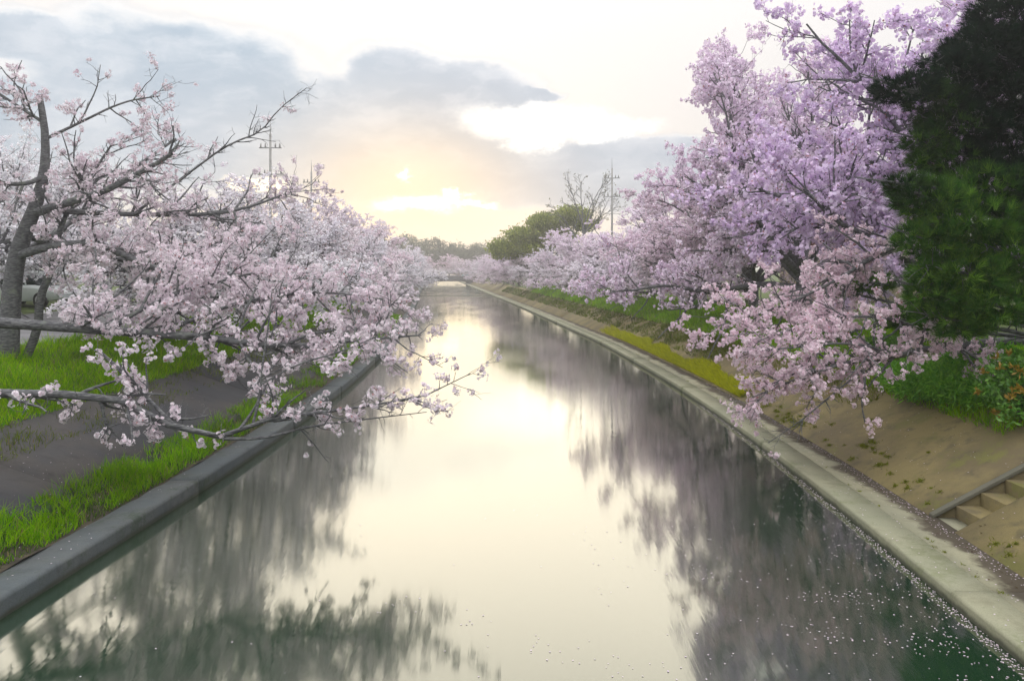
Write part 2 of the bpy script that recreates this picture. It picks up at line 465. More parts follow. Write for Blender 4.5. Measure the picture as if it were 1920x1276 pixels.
# weir and far bridge
yw = 131.0
we = empty('weir', (float(cx(yw)), yw, 0), label='low concrete weir line across the far water', cat='weir')
MB().box((-6.0, -.5, -.6), (6.0, .5, .19)).build('sill', M['kerb_r'], we, bevel=.03)
yb = 236.0
bz = 4.05
bg_ = empty('road_bridge', (float(cx(yb)), yb, 0), label='dark low road bridge closing the far end of the canal', cat='bridge')
MB().box((-16, -3.0, 1.0), (16, 3.0, 2.1)).build('deck', M['bridge'], bg_)
MB().box((-16, -3.2, 2.1), (16, -2.95, 2.7)).build('parapet', M['bridge'], bg_)
MB().box((-16, 2.95, 2.1), (16, 3.2, 2.7)).build('parapet', M['bridge'], bg_)
for s in (-1, 1): MB().box((s * 7.6 - 1.2, -2.8, -1), (s * 7.6 + 1.2, 2.8, 1.0)).build('abutment', M['bridge'], bg_)


# ---------------------------------------------------------------- trees: skeletons
def resample(P, n):
    P = np.asarray(P, float)
    for _ in range(2):   # chaikin
        q = [P[0]]
        for a, b in zip(P[:-1], P[1:]): q += [a * .75 + b * .25, a * .25 + b * .75]
        q.append(P[-1]); P = np.array(q)
    d = np.concatenate([[0], np.cumsum(np.linalg.norm(np.diff(P, axis=0), axis=1))])
    t = np.linspace(0, d[-1], n)
    return np.stack([np.interp(t, d, P[:, i]) for i in range(P.shape[1])], -1)


def unit(v): return v / np.maximum(np.linalg.norm(v, axis=-1, keepdims=True), 1e-9)


def spawn(rng, P, R, spacing, t0, length, ang, steps, noise, trop, rmax, flat=.75, t1=1.0, lenfall=.5):
    """side branches on the polylines P (B,N,3) with radii R (B,N)"""
    B, N, _ = P.shape
    if B == 0: return np.zeros((0, steps + 1, 3)), np.zeros((0, steps + 1))
    L = np.linalg.norm(np.diff(P, axis=1), axis=2).sum(1)
    n = np.maximum(1, np.floor(L * (t1 - t0) / spacing + rng.random(B))).astype(int)
    idx = np.repeat(np.arange(B), n)
    t = t0 + (t1 - t0) * rng.random(len(idx))
    x = t * (N - 1); i0 = np.minimum(x.astype(int), N - 2); f = (x - i0)[:, None]
    pos = P[idx, i0] * (1 - f) + P[idx, i0 + 1] * f
    rad = R[idx, i0] * (1 - f[:, 0]) + R[idx, i0 + 1] * f[:, 0]
    tan = unit(P[idx, i0 + 1] - P[idx, i0])
    pr = rng.normal(size=tan.shape); pr[:, 2] *= flat
    pr = unit(pr - (pr * tan).sum(1, keepdims=True) * tan)
    a = np.radians(rng.uniform(*ang, len(idx)))[:, None]
    d = unit(np.cos(a) * tan + np.sin(a) * pr)
    Ln = length * (1 - lenfall * t) * rng.uniform(.6, 1.3, len(idx))
    out = [pos]
    for k in range(steps):
        d = d + rng.normal(0, noise, d.shape); d[:, 2] += trop
        d = unit(d); pos = pos + d * (Ln / steps)[:, None]; out.append(pos)
    Q = np.stack(out, 1)
    r0 = np.minimum(rad * .75, rmax)
    rr = r0[:, None] * np.linspace(1, .35, steps + 1)[None]
    return Q, rr


def tubes(sets):
    """sets of (P (B,N,3), R (B,N), sides) -> co, faces"""
    co = []; fa = []; off = 0
    for P, R, k in sets:
        if len(P) == 0: continue
        B, N, _ = P.shape
        T = np.empty_like(P); T[:, 1:-1] = P[:, 2:] - P[:, :-2]; T[:, 0] = P[:, 1] - P[:, 0]; T[:, -1] = P[:, -1] - P[:, -2]
        T = unit(T)
        ref = np.where(np.abs(T[:, :1, 2:3].repeat(N, 1)) > .75, np.array([1., .2, 0]), np.array([0, 0, 1.]))
        U = unit(np.cross(T, ref)); V = np.cross(T, U)
        a = np.linspace(0, 2 * math.pi, k, endpoint=False)
        ring = np.cos(a)[None, None, :, None] * U[:, :, None] + np.sin(a)[None, None, :, None] * V[:, :, None]
        C = P[:, :, None] + ring * R[:, :, None, None]
        co.append(C.reshape(-1, 3))
        b = np.arange(B)[:, None, None] * N * k; i = np.arange(N - 1)[None, :, None] * k; j = np.arange(k)[None, None]
        q = np.stack([b + i + j, b + i + (j + 1) % k, b + i + k + (j + 1) % k, b + i + k + j], -1)
        fa.append(q.reshape(-1, 4) + off); off += B * N * k
    return np.concatenate(co), np.concatenate(fa)


def along(rng, P, spacing, t0=0.0, jit=.04):
    B, N, _ = P.shape
    if B == 0: return np.zeros((0, 3))
    L = np.linalg.norm(np.diff(P, axis=1), axis=2).sum(1)
    n = np.floor(L * (1 - t0) / spacing + rng.random(B)).astype(int)
    idx = np.repeat(np.arange(B), n); t = t0 + (1 - t0) * rng.random(len(idx))
    x = t * (N - 1); i0 = np.minimum(x.astype(int), N - 2); f = (x - i0)[:, None]
    return P[idx, i0] * (1 - f) + P[idx, i0 + 1] * f + rng.normal(0, jit, (len(idx), 3))


def blossoms(rng, C, R, nf, fr, star=False, pink=0.0):
    """flower clusters at C: nf flowers each, flower radius fr"""
    Mn = len(C)
    n = unit(rng.normal(size=(Mn, nf, 3)))
    rad = R * rng.uniform(.5, 1.4, Mn)
    pos = C[:, None] + n * (rad[:, None] * rng.uniform(.45, 1.0, (Mn, nf)))[..., None]
    nn = unit(n + rng.normal(0, .45, n.shape))
    u = unit(np.cross(nn, rng.normal(size=nn.shape))); v = np.cross(nn, u)
    r = fr * rng.uniform(.75, 1.2, (Mn, nf))
    a = np.arange(5) * 2 * math.pi / 5
    tint = rng.random((Mn, 1, 1)) * .7 + rng.random((Mn, nf, 1)) * .3 + pink; tint = np.clip(tint, 0, 1)
    base = (1 - tint) * np.array([.97, .955, .98]) + tint * np.array([.96, .84, .925])
    bud = rng.random((Mn, nf, 1)) < .05
    base = np.where(bud, np.array([.50, .27, .24]), base); r = np.where(bud[..., 0], r * .6, r)
    if not star:
        ring = pos[:, :, None] + r[..., None, None] * (np.cos(a)[:, None] * u[:, :, None] + np.sin(a)[:, None] * v[:, :, None])
        co = ring.reshape(-1, 3); K = Mn * nf
        faces = np.arange(K * 5).reshape(-1, 5)
        col = np.repeat(base.reshape(-1, 3), 5, 0)
        return co, faces, col
    h = .52
    p1 = r[..., None, None] * (np.cos(a - h)[:, None] * u[:, :, None] + np.sin(a - h)[:, None] * v[:, :, None])
    p2 = r[..., None, None] * (np.cos(a + h)[:, None] * u[:, :, None] + np.sin(a + h)[:, None] * v[:, :, None])
    lift = nn[:, :, None] * (r * .3)[..., None, None]
    c = np.broadcast_to(pos[:, :, None], p1.shape)
    tri = np.stack([c, c + p1 + lift, c + p2 + lift], 3).reshape(-1, 3)
    cc = np.broadcast_to(np.array([.62, .26, .38]) * .5 + base * .5, base.shape)
    colr = np.stack([np.repeat(cc.reshape(-1, 3), 5, 0), np.repeat(base.reshape(-1, 3), 5, 0), np.repeat(base.reshape(-1, 3), 5, 0)], 1).reshape(-1, 3)
    return tri, np.arange(len(tri)).reshape(-1, 3), colr


def limb(start, az, el, length, n, rng, noise=.10, trop=0.0):
    a, e = math.radians(az), math.radians(el)
    d = np.array([math.cos(a) * math.cos(e), math.sin(a) * math.cos(e), math.sin(e)])
    p = np.array(start, float); out = [p]
    for i in range(n - 1):
        d = d + rng.normal(0, noise, 3); d[2] += trop; d /= np.linalg.norm(d)
        p = p + d * length / (n - 1); out.append(p)
    return np.array(out)


def cherry(seed, limbs, trunk_h=1.9, trunk_r=.27, dens=1.0, floor=.45):
    """meshes (wood, twigs, crown) of one cherry tree; the water lies towards +x"""
    rng = np.random.default_rng(seed)
    N = 14
    T = np.array([limb((0, 0, -.25), 20, 82, trunk_h + .7, N, rng, .05)])
    RT = trunk_r * np.concatenate([[1.45, 1.15], np.linspace(1.0, .72, N - 2)])[None]
    P1 = []; R1 = []
    for az, el, ln, h, tr in limbs:
        k = min(N - 1, int((h + .25) / (trunk_h + .7) * (N - 1)))
        P1.append(limb(T[0, k], az, el, ln, N, rng, .11, tr)); R1.append(trunk_r * rng.uniform(.42, .62) * np.linspace(1, .16, N))
    P1 = np.array(P1); R1 = np.array(R1)
    P2, R2 = spawn(rng, P1, R1, .44, .20, 3.2, (35, 70), 7, .13, .012, .06)
    P3, R3 = spawn(rng, np.concatenate([P2]), R2, .29, .15, 1.35, (30, 70), 4, .15, .02, .022)
    Pm, Rm = spawn(rng, P1, R1, .35, .35, 1.3, (40, 80), 4, .15, .03, .022)
    P3 = np.concatenate([P3, Pm]); R3 = np.concatenate([R3, Rm])
    ok = P3[:, -1, 2] > floor; P3, R3 = P3[ok], R3[ok]
    P4, R4 = spawn(rng, P3, R3, .20, .1, .52, (30, 75), 2, .15, .03, .009)
    ok = P4[:, -1, 2] > floor; P4, R4 = P4[ok], R4[ok]
    R4 = np.maximum(R4, .0035)
    C = np.concatenate([along(rng, P4, .088 / dens, .15), along(rng, P3, .15 / dens, .3)])
    g = np.sin(C @ np.array([1.9, 1.1, .7]) + seed) + np.sin(C @ np.array([-1.2, 2.1, 1.6]) + 2 * seed) + np.sin(C @ np.array([.6, -1.5, 2.6]) + 1) + rng.normal(0, .8, len(C))
    C = C[g > -1.35]
    wood = tubes([(T, RT, 12), (P1, R1, 9), (P2, R2, 6)]); tw = tubes([(P3, R3, 4), (P4, R4, 3)])
    return rng, wood, tw, C


def limbset(rng, tall):
    """outward limbs reach over the water (+x), others rise"""
    j = lambda s: float(rng.normal(0, s))
    up = 1.0 if tall else .78
    L = [(0 + j(8), 20 + j(4), 7.4, 1.3, -.014), (32 + j(8), 30 + j(5), 7.0, 1.6, -.010), (-36 + j(8), 28 + j(5), 7.0, 1.5, -.012),
         (8 + j(10), 48 + j(5), 7.6 * up, 1.8, -.008), (75 + j(10), 36 + j(6), 6.6, 1.7, 0), (-80 + j(10), 38 + j(6), 6.6, 1.8, 0),
         (140 + j(10), 38 + j(6), 5.6, 1.7, 0), (-140 + j(10), 40 + j(6), 5.6, 1.9, 0),
         (40 + j(20), 66 + j(5), 8.0 * up, 2.1, 0), (-50 + j(20), 68 + j(5), 8.0 * up, 2.2, 0), (170 + j(20), 70 + j(6), 7.4 * up, 2.2, 0)]
    return L


ARCH = []
for k, tall in enumerate((True, True, False)):
    rg = np.random.default_rng(100 + k)
    rng, wood, tw, C = cherry(11 + k, limbset(rg, tall), dens=1.0 if tall else .62)
    co, fa, cl_ = blossoms(rng, C, .10, 7, .046, pink=0 if tall else -.45)
    ARCH.append((new_mesh('cherry_wood', *wood, smooth=True), new_mesh('cherry_twigs', *tw), new_mesh('cherry_crown', co, fa, col=cl_)))
    print('arch', k, len(C), 'clusters', len(fa) * 3, 'tris')
for a in ARCH:
    a[0].materials.append(M['bark']); a[1].materials.append(M['bark']); a[2].materials.append(M['blossom'])


def place_tree(arch, x, y, z, rz, sc, label, group, sz=1.0, hue=(1, 1, 1)):
    r = empty('cherry_tree', (x, y, z), rz, label=label, cat='cherry tree', group=group)
    r.scale = (sc, sc, sc * sz)
    for nm, me in zip(('trunk', 'branches', 'crown'), ARCH[arch]): obj(nm, me, None, r).color = (*hue, 1)
    return r


ORD = ['first', 'second', 'third', 'fourth', 'fifth', 'sixth', 'seventh', 'eighth', 'ninth', 'tenth', 'eleventh', 'twelfth', 'thirteenth', 'fourteenth', 'fifteenth', 'sixteenth']
rg = np.random.default_rng(5)
RIGHT = [25.5, 33.5, 41, 50, 60, 71, 84, 98, 114, 132, 152, 175, 200, 226]
LEFT = [28, 36, 44.5, 54, 64.5, 76, 89, 104, 121, 140, 161, 185, 212]
for i, y in enumerate(RIGHT):
    sc = [1.15, 1.14, 1.02, .98, .96, .95][min(i, 5)] * (1.0 if y > 90 else 1)
    s = 12.7 + rg.normal(0, .3) + (1.0 if i == 0 else -1.9 if y > 100 else 0)
    if i == 0: lab = 'tall pink cherry tree leaning out just behind the dark pine on right bank'
    elif y > 220: lab = 'last pale cherry tree on the right bank, beside the far bridge'
    elif y > 190: lab = 'far pale cherry tree on the right bank, next to last before the bridge'
    else: lab = 'pink cherry tree on the right bank, %s behind the dark pine' % ORD[i]
    place_tree([0, 1, 0, 1, 2, 0, 1, 2][i % 8], float(cx(y)) + s, y, float(zr(s)) - .05, math.pi + rg.uniform(-.5, .5) + (.8 if i == 0 else 0), sc, lab, 'cherry trees along the right bank', [1.0, 1.10, .82, .72, .68, .66][min(i, 5)], [(.91, .82, 1.0), (.97, .91, 1.0), (1, .94, .99), (.98, .95, 1)][min(i, 3)])
for i, y in enumerate(LEFT):
    sc = [.88, .86, .86, .86, .88, .92][min(i, 5)]
    s = -(12.6 + rg.normal(0, .3) - (2.2 if y > 100 else 0))
    if y > 200: lab = 'far pale cherry tree by the bridge end of the left bank'
    else: lab = 'white cherry tree on the left bank, %s behind the near forked trunk' % ORD[i]
    place_tree([2, 2, 2, 1, 2, 0, 1][i % 7], float(cx(y)) + s, y, float(zl(-s)) - .05, rg.uniform(-.5, .5), sc, lab, 'cherry trees along the left bank', .80, [(.98, .98, 1), (.97, .97, 1), (1, .96, .98)][i % 3])


for i, (sx, y, lab) in enumerate([(-5.5, 247, 'pale cherry tree beyond the far bridge, on its left side'), (1.5, 252, 'pale cherry tree beyond the middle of the far bridge'), (6.5, 246, 'pale cherry tree beyond the far bridge, on its right side')]):
    place_tree(i, float(cx(y)) + sx, y, 2.3, rg.uniform(0, 6), .95, lab, 'cherry trees beyond the far bridge', .7, (1, .93, .97))
for i, (x, y, lab) in enumerate([(-20.5, 27.5, 'white cherry tree standing back from the path behind the near forked trunk'), (-22.5, 40, 'white cherry tree standing back from the path beyond the white car')]):
    place_tree(2, x, y, 2.9, rg.uniform(0, 6), .95, lab, 'cherry trees behind the left path', .95, (.97, .985, 1))


# ---------------------------------------------------------------- near cherry trees whose limbs are traced one by one
def hero(name, label, trunk, limbs, base, seed, star=True, thin=.70, hue=(.98, .98, 1)):
    """trunk / limbs: lists of world points with radius (x,y,z,r); each limb also has (density, droop, spread)"""
    rng = np.random.default_rng(seed); N = 16
    root = empty(name, base, label=label, cat='cherry tree')
    b = np.array(base); wk = np.array([1, 1, 1, thin])
    tr = resample(np.array(trunk) * wk, N)
    PT = tr[None, :, :3] - b; RT = tr[None, :, 3]
    wood = [(PT, RT, 12)]; tws = []; C = []
    for pts, dens, l2, trop, t0 in limbs:
        q = resample(np.array(pts) * wk, N); P = q[None, :, :3] - b; R = q[None, :, 3]
        wood.append((P, R, 9))
        P2, R2 = spawn(rng, P, R, .24 if dens > .5 else .32, t0, l2 * 1.1, (30, 75), 6, .15, trop, .035, flat=.8, lenfall=.35)
        P3, R3 = spawn(rng, P2, R2, .26, .1, l2 * .42, (30, 75), 4, .17, trop, .014)
        Pm, Rm = spawn(rng, P, R, .18, t0, l2 * .4, (40, 85), 4, .17, trop, .014)
        P3 = np.concatenate([P3, Pm]); R3 = np.concatenate([R3, Rm])
        P4, R4 = spawn(rng, P3, R3, .18, .1, .34, (30, 75), 2, .18, .02, .006); R4 = np.maximum(R4, .003)
        R3 = np.maximum(R3, .004)
        wood.append((P2, R2, 6)); tws += [(P3, R3, 4), (P4, R4, 3)]
        keep = rng.random(len(P4)) < min(1, dens)
        keep3 = rng.random(len(P3)) < min(1, dens)
        C.append(along(rng, P4[keep], .085, .2, .03)); C.append(along(rng, P3[keep3], .16, .3, .03))
    C = np.concatenate(C)
    C = C[(C[:, 2] + b[2]) > .55]
    obj('trunk', new_mesh('trunk', *tubes(wood), smooth=True), M['bark'], root)
    obj('branches', new_mesh('branches', *tubes(tws)), M['bark'], root)
    co, fa, cl_ = blossoms(rng, C, .075, 10, .032, star=star, pink=-.4 if hue[0] < 1 else 0)
    obj('crown', new_mesh('crown', co, fa, col=cl_), M['blossom'], root).color = (*hue, 1)
    print(name, len(C), 'clusters', len(fa), 'tris')
    return root


def pix(lst):
    """(px, py, depth, thickness in px) -> (x, y, z, radius)"""
    return [(*at(px, py, d), th / 2 / F * d) for px, py, d, th in lst]


bx, by = -12.7, 20.0
hero('cherry_tree', 'near cherry tree with thick sawn-off trunk at the left edge',
     pix([(12, 668, 20, 62), (18, 600, 20, 50), (28, 480, 20, 44), (62, 400, 20, 36), (84, 330, 20, 26), (86, 260, 20, 20), (80, 215, 20, 18), (74, 178, 20, 15)]),
     [(pix([(62, 400, 20, 26), (120, 382, 19.7, 21), (190, 362, 19.4, 18), (250, 330, 19.2, 15), (300, 303, 19, 12), (322, 288, 18.9, 10)]), .45, 1.4, .02, .3),
      (pix([(30, 480, 20, 26), (90, 462, 19.6, 21), (180, 452, 19.2, 19), (230, 478, 19, 17), (300, 505, 18.8, 15), (350, 520, 18.6, 13), (400, 512, 18.5, 9), (470, 520, 18.4, 5)]), .95, 1.9, -.01, .25),
      (pix([(66, 392, 20, 20), (150, 398, 20.4, 15), (250, 402, 20.6, 13), (400, 403, 20.8, 11), (470, 388, 21, 8), (550, 358, 21.2, 4)]), .55, 1.6, .03, .3),
      (pix([(250, 402, 20.6, 8), (360, 320, 20.6, 6), (430, 268, 20.7, 5), (490, 250, 20.8, 4), (520, 205, 20.9, 3), (575, 165, 21, 2)]), .06, .8, .05, .25),
      (pix([(40, 690, 20.4, 24), (75, 610, 20.3, 22), (72, 560, 20.3, 21), (100, 500, 20.3, 18), (112, 420, 20.3, 13), (150, 360, 20.4, 9), (210, 270, 20.5, 5)]), .6, 1.6, .02, .35),
      (pix([(84, 330, 20, 14), (40, 350, 19.5, 12), (-60, 330, 19, 9), (-150, 300, 18.6, 6)]), .7, 1.9, .02, .2),
      (pix([(86, 260, 20, 9), (150, 230, 20.1, 7), (230, 190, 20.2, 5), (300, 180, 20.3, 3)]), .35, 1.3, .03, .2),
      (pix([(82, 230, 20, 9), (20, 190, 19.8, 7), (-40, 150, 19.6, 5)]), .6, 1.6, .03, .1),
      (pix([(28, 480, 20, 18), (120, 430, 21.5, 14), (230, 330, 23, 10), (330, 260, 24, 6)]), .38, 1.8, .02, .3),
      (pix([(40, 440, 20, 18), (140, 470, 21.6, 14), (290, 500, 22.6, 10), (440, 470, 23.4, 6)]), .6, 1.9, .0, .2)],
     (bx, by, 2.3), 21)

hero('cherry_tree', 'cherry limbs sweeping low over the kerb from a tree outside the left edge',
     [(-13.6, 13.5, 2.1, .36), (-13.5, 13.6, 3.0, .30), (-13.2, 13.8, 3.9, .26), (-13.0, 14.0, 5.4, .20), (-12.8, 14.2, 7.2, .12)],
     [([(-13.3, 13.7, 3.2, .17)] + pix([(-120, 590, 14.6, 34), (0, 606, 15, 30), (120, 612, 15.1, 27), (240, 622, 15.2, 25), (400, 632, 15.5, 21), (520, 652, 15.8, 16), (640, 640, 16.1, 10), (790, 628, 16.4, 4)]), .97, 1.55, .012, .42),
      ([(-13.4, 13.6, 2.9, .15)] + pix([(-100, 735, 12.8, 28), (0, 737, 13, 25), (210, 740, 13.1, 20), (270, 772, 13.2, 18), (335, 806, 13.3, 17), (392, 826, 13.4, 16), (445, 806, 13.5, 13), (520, 778, 13.6, 10), (640, 770, 13.7, 8), (740, 752, 13.8, 5), (820, 738, 13.9, 4), (882, 700, 14, 2)]), .34, .95, .004, .33),
      (pix([(335, 806, 13.3, 12), (290, 760, 13.3, 10), (235, 700, 13.4, 8), (190, 660, 13.5, 5)]), .6, .7, .0, .2),
      (pix([(475, 792, 13.55, 8), (488, 740, 13.6, 7), (492, 680, 13.7, 6), (505, 600, 13.9, 4), (510, 545, 14, 2.5)]), .3, .8, .0, .2),
      (pix([(490, 720, 13.6, 5), (560, 680, 13.8, 5), (640, 660, 14, 4), (730, 620, 14.2, 2)]), .7, .8, .0, .2),
      (pix([(420, 822, 13.45, 10), (500, 822, 13.5, 8), (570, 800, 13.55, 6), (680, 786, 13.6, 4), (800, 772, 13.7, 2)]), .45, .7, -.01, .3),
      (pix([(300, 626, 15.3, 14), (380, 590, 15.7, 10), (470, 560, 16.2, 8), (600, 545, 16.8, 6), (720, 560, 17.3, 3)]), .98, 1.6, .0, .15),
      (pix([(200, 618, 15.2, 14), (300, 560, 15.8, 10), (400, 530, 16.4, 7), (520, 500, 17, 4)]), .98, 1.7, .0, .15)],
     (-13.6, 13.5, 2.35), 22)

hero('cherry_tree', 'bright pink cherry branch hanging in front of the pine over the right walkway',
     [(13.2, 18.4, 2.1, .34), (13.1, 18.4, 3.0, .28), (12.9, 18.6, 4.6, .24), (12.8, 18.8, 6.5, .16), (12.6, 19.0, 8.4, .08)],
     [([(13.1, 18.4, 2.9, .13)] + pix([(1850, 640, 17.6, 24), (1772, 655, 17.2, 19), (1730, 652, 17, 16), (1690, 668, 16.9, 14), (1620, 672, 16.8, 11), (1540, 690, 16.7, 8), (1470, 720, 16.6, 5), (1410, 745, 16.5, 3)]), .9, 1.35, -.005, .34),
      (pix([(1772, 655, 17.2, 12), (1720, 610, 17.2, 9), (1640, 590, 17.1, 7), (1530, 600, 17, 5), (1420, 640, 16.9, 3)]), .98, 1.2, -.01, .2),
      (pix([(1690, 668, 16.9, 8), (1600, 640, 16.6, 6), (1500, 650, 16.4, 5), (1390, 660, 16.3, 3)]), .98, 1.1, -.015, .1),
      (pix([(1640, 675, 16.8, 7), (1560, 740, 16.6, 5), (1500, 790, 16.5, 3), (1440, 830, 16.4, 2)]), .12, .6, -.02, .25),
      (pix([(1540, 690, 16.7, 6), (1480, 700, 16.5, 5), (1430, 740, 16.4, 3), (1400, 775, 16.3, 2)]), .98, .85, -.02, .1),
      ([(12.9, 18.6, 4.4, .12)] + pix([(1760, 440, 19, 20), (1690, 458, 18.8, 17), (1640, 478, 18.6, 13), (1580, 520, 18.4, 9), (1500, 560, 18.2, 7), (1420, 590, 18, 4), (1340, 612, 17.8, 2)]), .9, 1.35, .0, .3),
      (pix([(1660, 470, 18.7, 10), (1600, 500, 19, 8), (1540, 530, 19.4, 6), (1440, 560, 19.8, 3)]), .98, 1.4, .0, .1)],
     (13.2, 18.4, 2.35), 23, hue=(1, .955, .985))


# ---------------------------------------------------------------- pine, shrubs, evergreen and bare trees
def blades(rng, base, dirn, length, width, col_a, col_b, bend=.35, two=True):
    """grass or needle blades: base (n,3), dirn unit (n,3); returns co, faces, col"""
    n = len(base)
    side = unit(np.cross(dirn, rng.normal(size=(n, 3)))) * (width / 2)[:, None]
    fall = rng.normal(size=(n, 3)); fall[:, 2] = -np.abs(fall[:, 2]) * .6
    fall = unit(fall) * (length * bend * rng.random(n))[:, None]
    mid = base + dirn * (length * .55)[:, None] + fall * .3
    tip = base + dirn * length[:, None] + fall
    k = rng.random((n, 1)); c = col_a * (1 - k) + col_b * k
    if two:
        co = np.stack([base - side, base + side, mid + side * .75, mid - side * .75, tip], 1).reshape(-1, 3)
        b = np.arange(n)[:, None] * 5
        tri = np.concatenate([b + np.array([[0, 1, 2]]), b + np.array([[0, 2, 3]]), b + np.array([[3, 2, 4]])], 0)
        col = np.repeat(c, 5, 0)
    else:
        co = np.stack([base - side, base + side, tip], 1).reshape(-1, 3)
        tri = np.arange(n * 3).reshape(-1, 3); col = np.repeat(c, 3, 0)
    return co, tri, col


def merge(parts):
    co = []; fa = []; cl_ = []; off = 0
    for a, b, c in parts:
        co.append(a); fa.append(b + off); cl_.append(c); off += len(a)
    return np.concatenate(co), np.concatenate(fa), np.concatenate(cl_)


def in_ellipsoids(rng, E, n):
    """points spread through ellipsoids (cx,cy,cz,rx,ry,rz), denser towards the skin; also outward direction"""
    E = np.array(E, float); vol = E[:, 3] * E[:, 4] * E[:, 5]
    k = rng.choice(len(E), n, p=vol ** .75 / (vol ** .75).sum())
    u = unit(rng.normal(size=(n, 3))); r = rng.random(n) ** (1 / 4.0)
    return E[k, :3] + u * r[:, None] * E[k, 3:], u


def pine():
    rng = np.random.default_rng(31)
    root = empty('pine_tree', (13.4, 16.6, 2.35), label='dark pine tree with dense needle boughs at the right edge', cat='pine tree')
    b = np.array((13.4, 16.6, 2.35)); N = 12
    T = resample(np.array([(13.4, 16.6, 2.1, .30), (13.2, 16.7, 4.5, .25), (13.5, 16.8, 7.5, .18), (13.2, 16.7, 10.5, .11), (13.0, 16.6, 13.2, .04)]), N)
    E = []; wood = [(T[None, :, :3] - b, T[None, :, 3], 10)]
    pads = [(1905, 40, 16.6, 95, 70), (1850, 95, 16.4, 85, 50), (1790, 130, 16.2, 70, 42), (1705, 168, 16.0, 68, 30), (1760, 190, 16.3, 60, 34),
            (1880, 190, 16.6, 90, 60), (1800, 235, 16.4, 85, 40), (1900, 285, 16.5, 80, 55), (1790, 300, 16.6, 85, 34), (1740, 268, 16.5, 45, 30),
            (1860, 350, 16.0, 95, 46), (1745, 372, 15.8, 78, 40), (1700, 345, 15.7, 40, 18), (1820, 420, 15.8, 110, 52), (1740, 450, 15.7, 62, 44),
            (1900, 480, 15.6, 80, 60), (1800, 510, 15.7, 92, 48), (1745, 545, 15.9, 48, 46), (1860, 570, 15.6, 95, 50), (1790, 600, 15.9, 70, 40),
            (1960, 380, 16.2, 80, 120), (1960, 150, 16.5, 80, 120), (1630, 530, 20.0, 46, 24), (1575, 545, 20.3, 30, 18), (1700, 600, 17.8, 50, 30)]
    for px, py, d, rx, ry in pads:
        c = at(px, py, d); rX, rZ = rx / F * d, ry / F * d
        E.append((*(c - b), rX * .95, max(.55, rX * .9), rZ * .82))
        j = int(np.argmin(np.abs(T[:, 2] - (c[2] - .5)))); s = T[j, :3]
        mid = (s * .5 + c * .5) + np.array([0, 0, -.25])
        q = resample(np.array([(*s, .07), (*mid, .05), (*c, .03), (*(c + (c - mid) * .4), .012)]), N)
        wood.append((q[None, :, :3] - b, q[None, :, 3], 6))
        P2, R2 = spawn(rng, q[None, :, :3] - b, q[None, :, 3], .12, .45, rX * .9, (30, 80), 4, .15, .03, .02)
        wood.append((P2, R2, 4))
    n = 6800; nd = 34
    P, u = in_ellipsoids(rng, E, n)
    dr = unit(u * np.array([.9, .9, .5]) + np.array([0, 0, .55]) + rng.normal(0, .25, (n, 3)))
    base = np.repeat(P, nd, 0) + rng.normal(0, .012, (n * nd, 3)); dd = unit(np.repeat(dr, nd, 0) + rng.normal(0, .48, (n * nd, 3)))
    ln = rng.uniform(.16, .27, n * nd); k = np.repeat(rng.random((n, 1)), nd, 0)
    low = np.repeat(np.clip((7.4 + 1.2 * np.sin(P[:, :1] * 2.1 + P[:, 1:2]) - P[:, 2:3] - b[2]) / 2.4, 0, 1), nd, 0)  # needle colour brightens downwards: light on the lower boughs is painted in
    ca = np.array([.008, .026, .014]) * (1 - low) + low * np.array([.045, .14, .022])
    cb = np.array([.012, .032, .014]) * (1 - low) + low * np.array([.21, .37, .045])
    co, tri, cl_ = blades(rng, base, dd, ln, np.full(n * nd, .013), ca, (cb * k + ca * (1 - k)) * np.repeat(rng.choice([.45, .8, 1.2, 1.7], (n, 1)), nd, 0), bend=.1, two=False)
    obj('trunk', new_mesh('trunk', *tubes(wood), smooth=True), M['bark'], root)
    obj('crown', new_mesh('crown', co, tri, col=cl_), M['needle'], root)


pine()


def leafy(rng, P, nrm, size, ca, cb, aspect=.45):
    """pointed leaves: four-cornered, folded a little"""
    n = len(P)
    d = unit(nrm + rng.normal(0, .6, (n, 3)))
    side = unit(np.cross(d, rng.normal(size=(n, 3))))
    L = size * rng.uniform(.7, 1.3, n)[:, None]
    up = np.cross(d, side)
    co = np.stack([P, P + d * L * .5 + side * L * aspect * .5 + up * L * .08, P + d * L, P + d * L * .5 - side * L * aspect * .5 + up * L * .08], 1).reshape(-1, 3)
    b = np.arange(n)[:, None] * 4
    tri = np.concatenate([b + np.array([[0, 1, 2]]), b + np.array([[0, 2, 3]])], 0)
    k = rng.random((n, 1)); c = np.asarray(ca) * (1 - k) + np.asarray(cb) * k
    return co, tri, np.repeat(c, 4, 0)


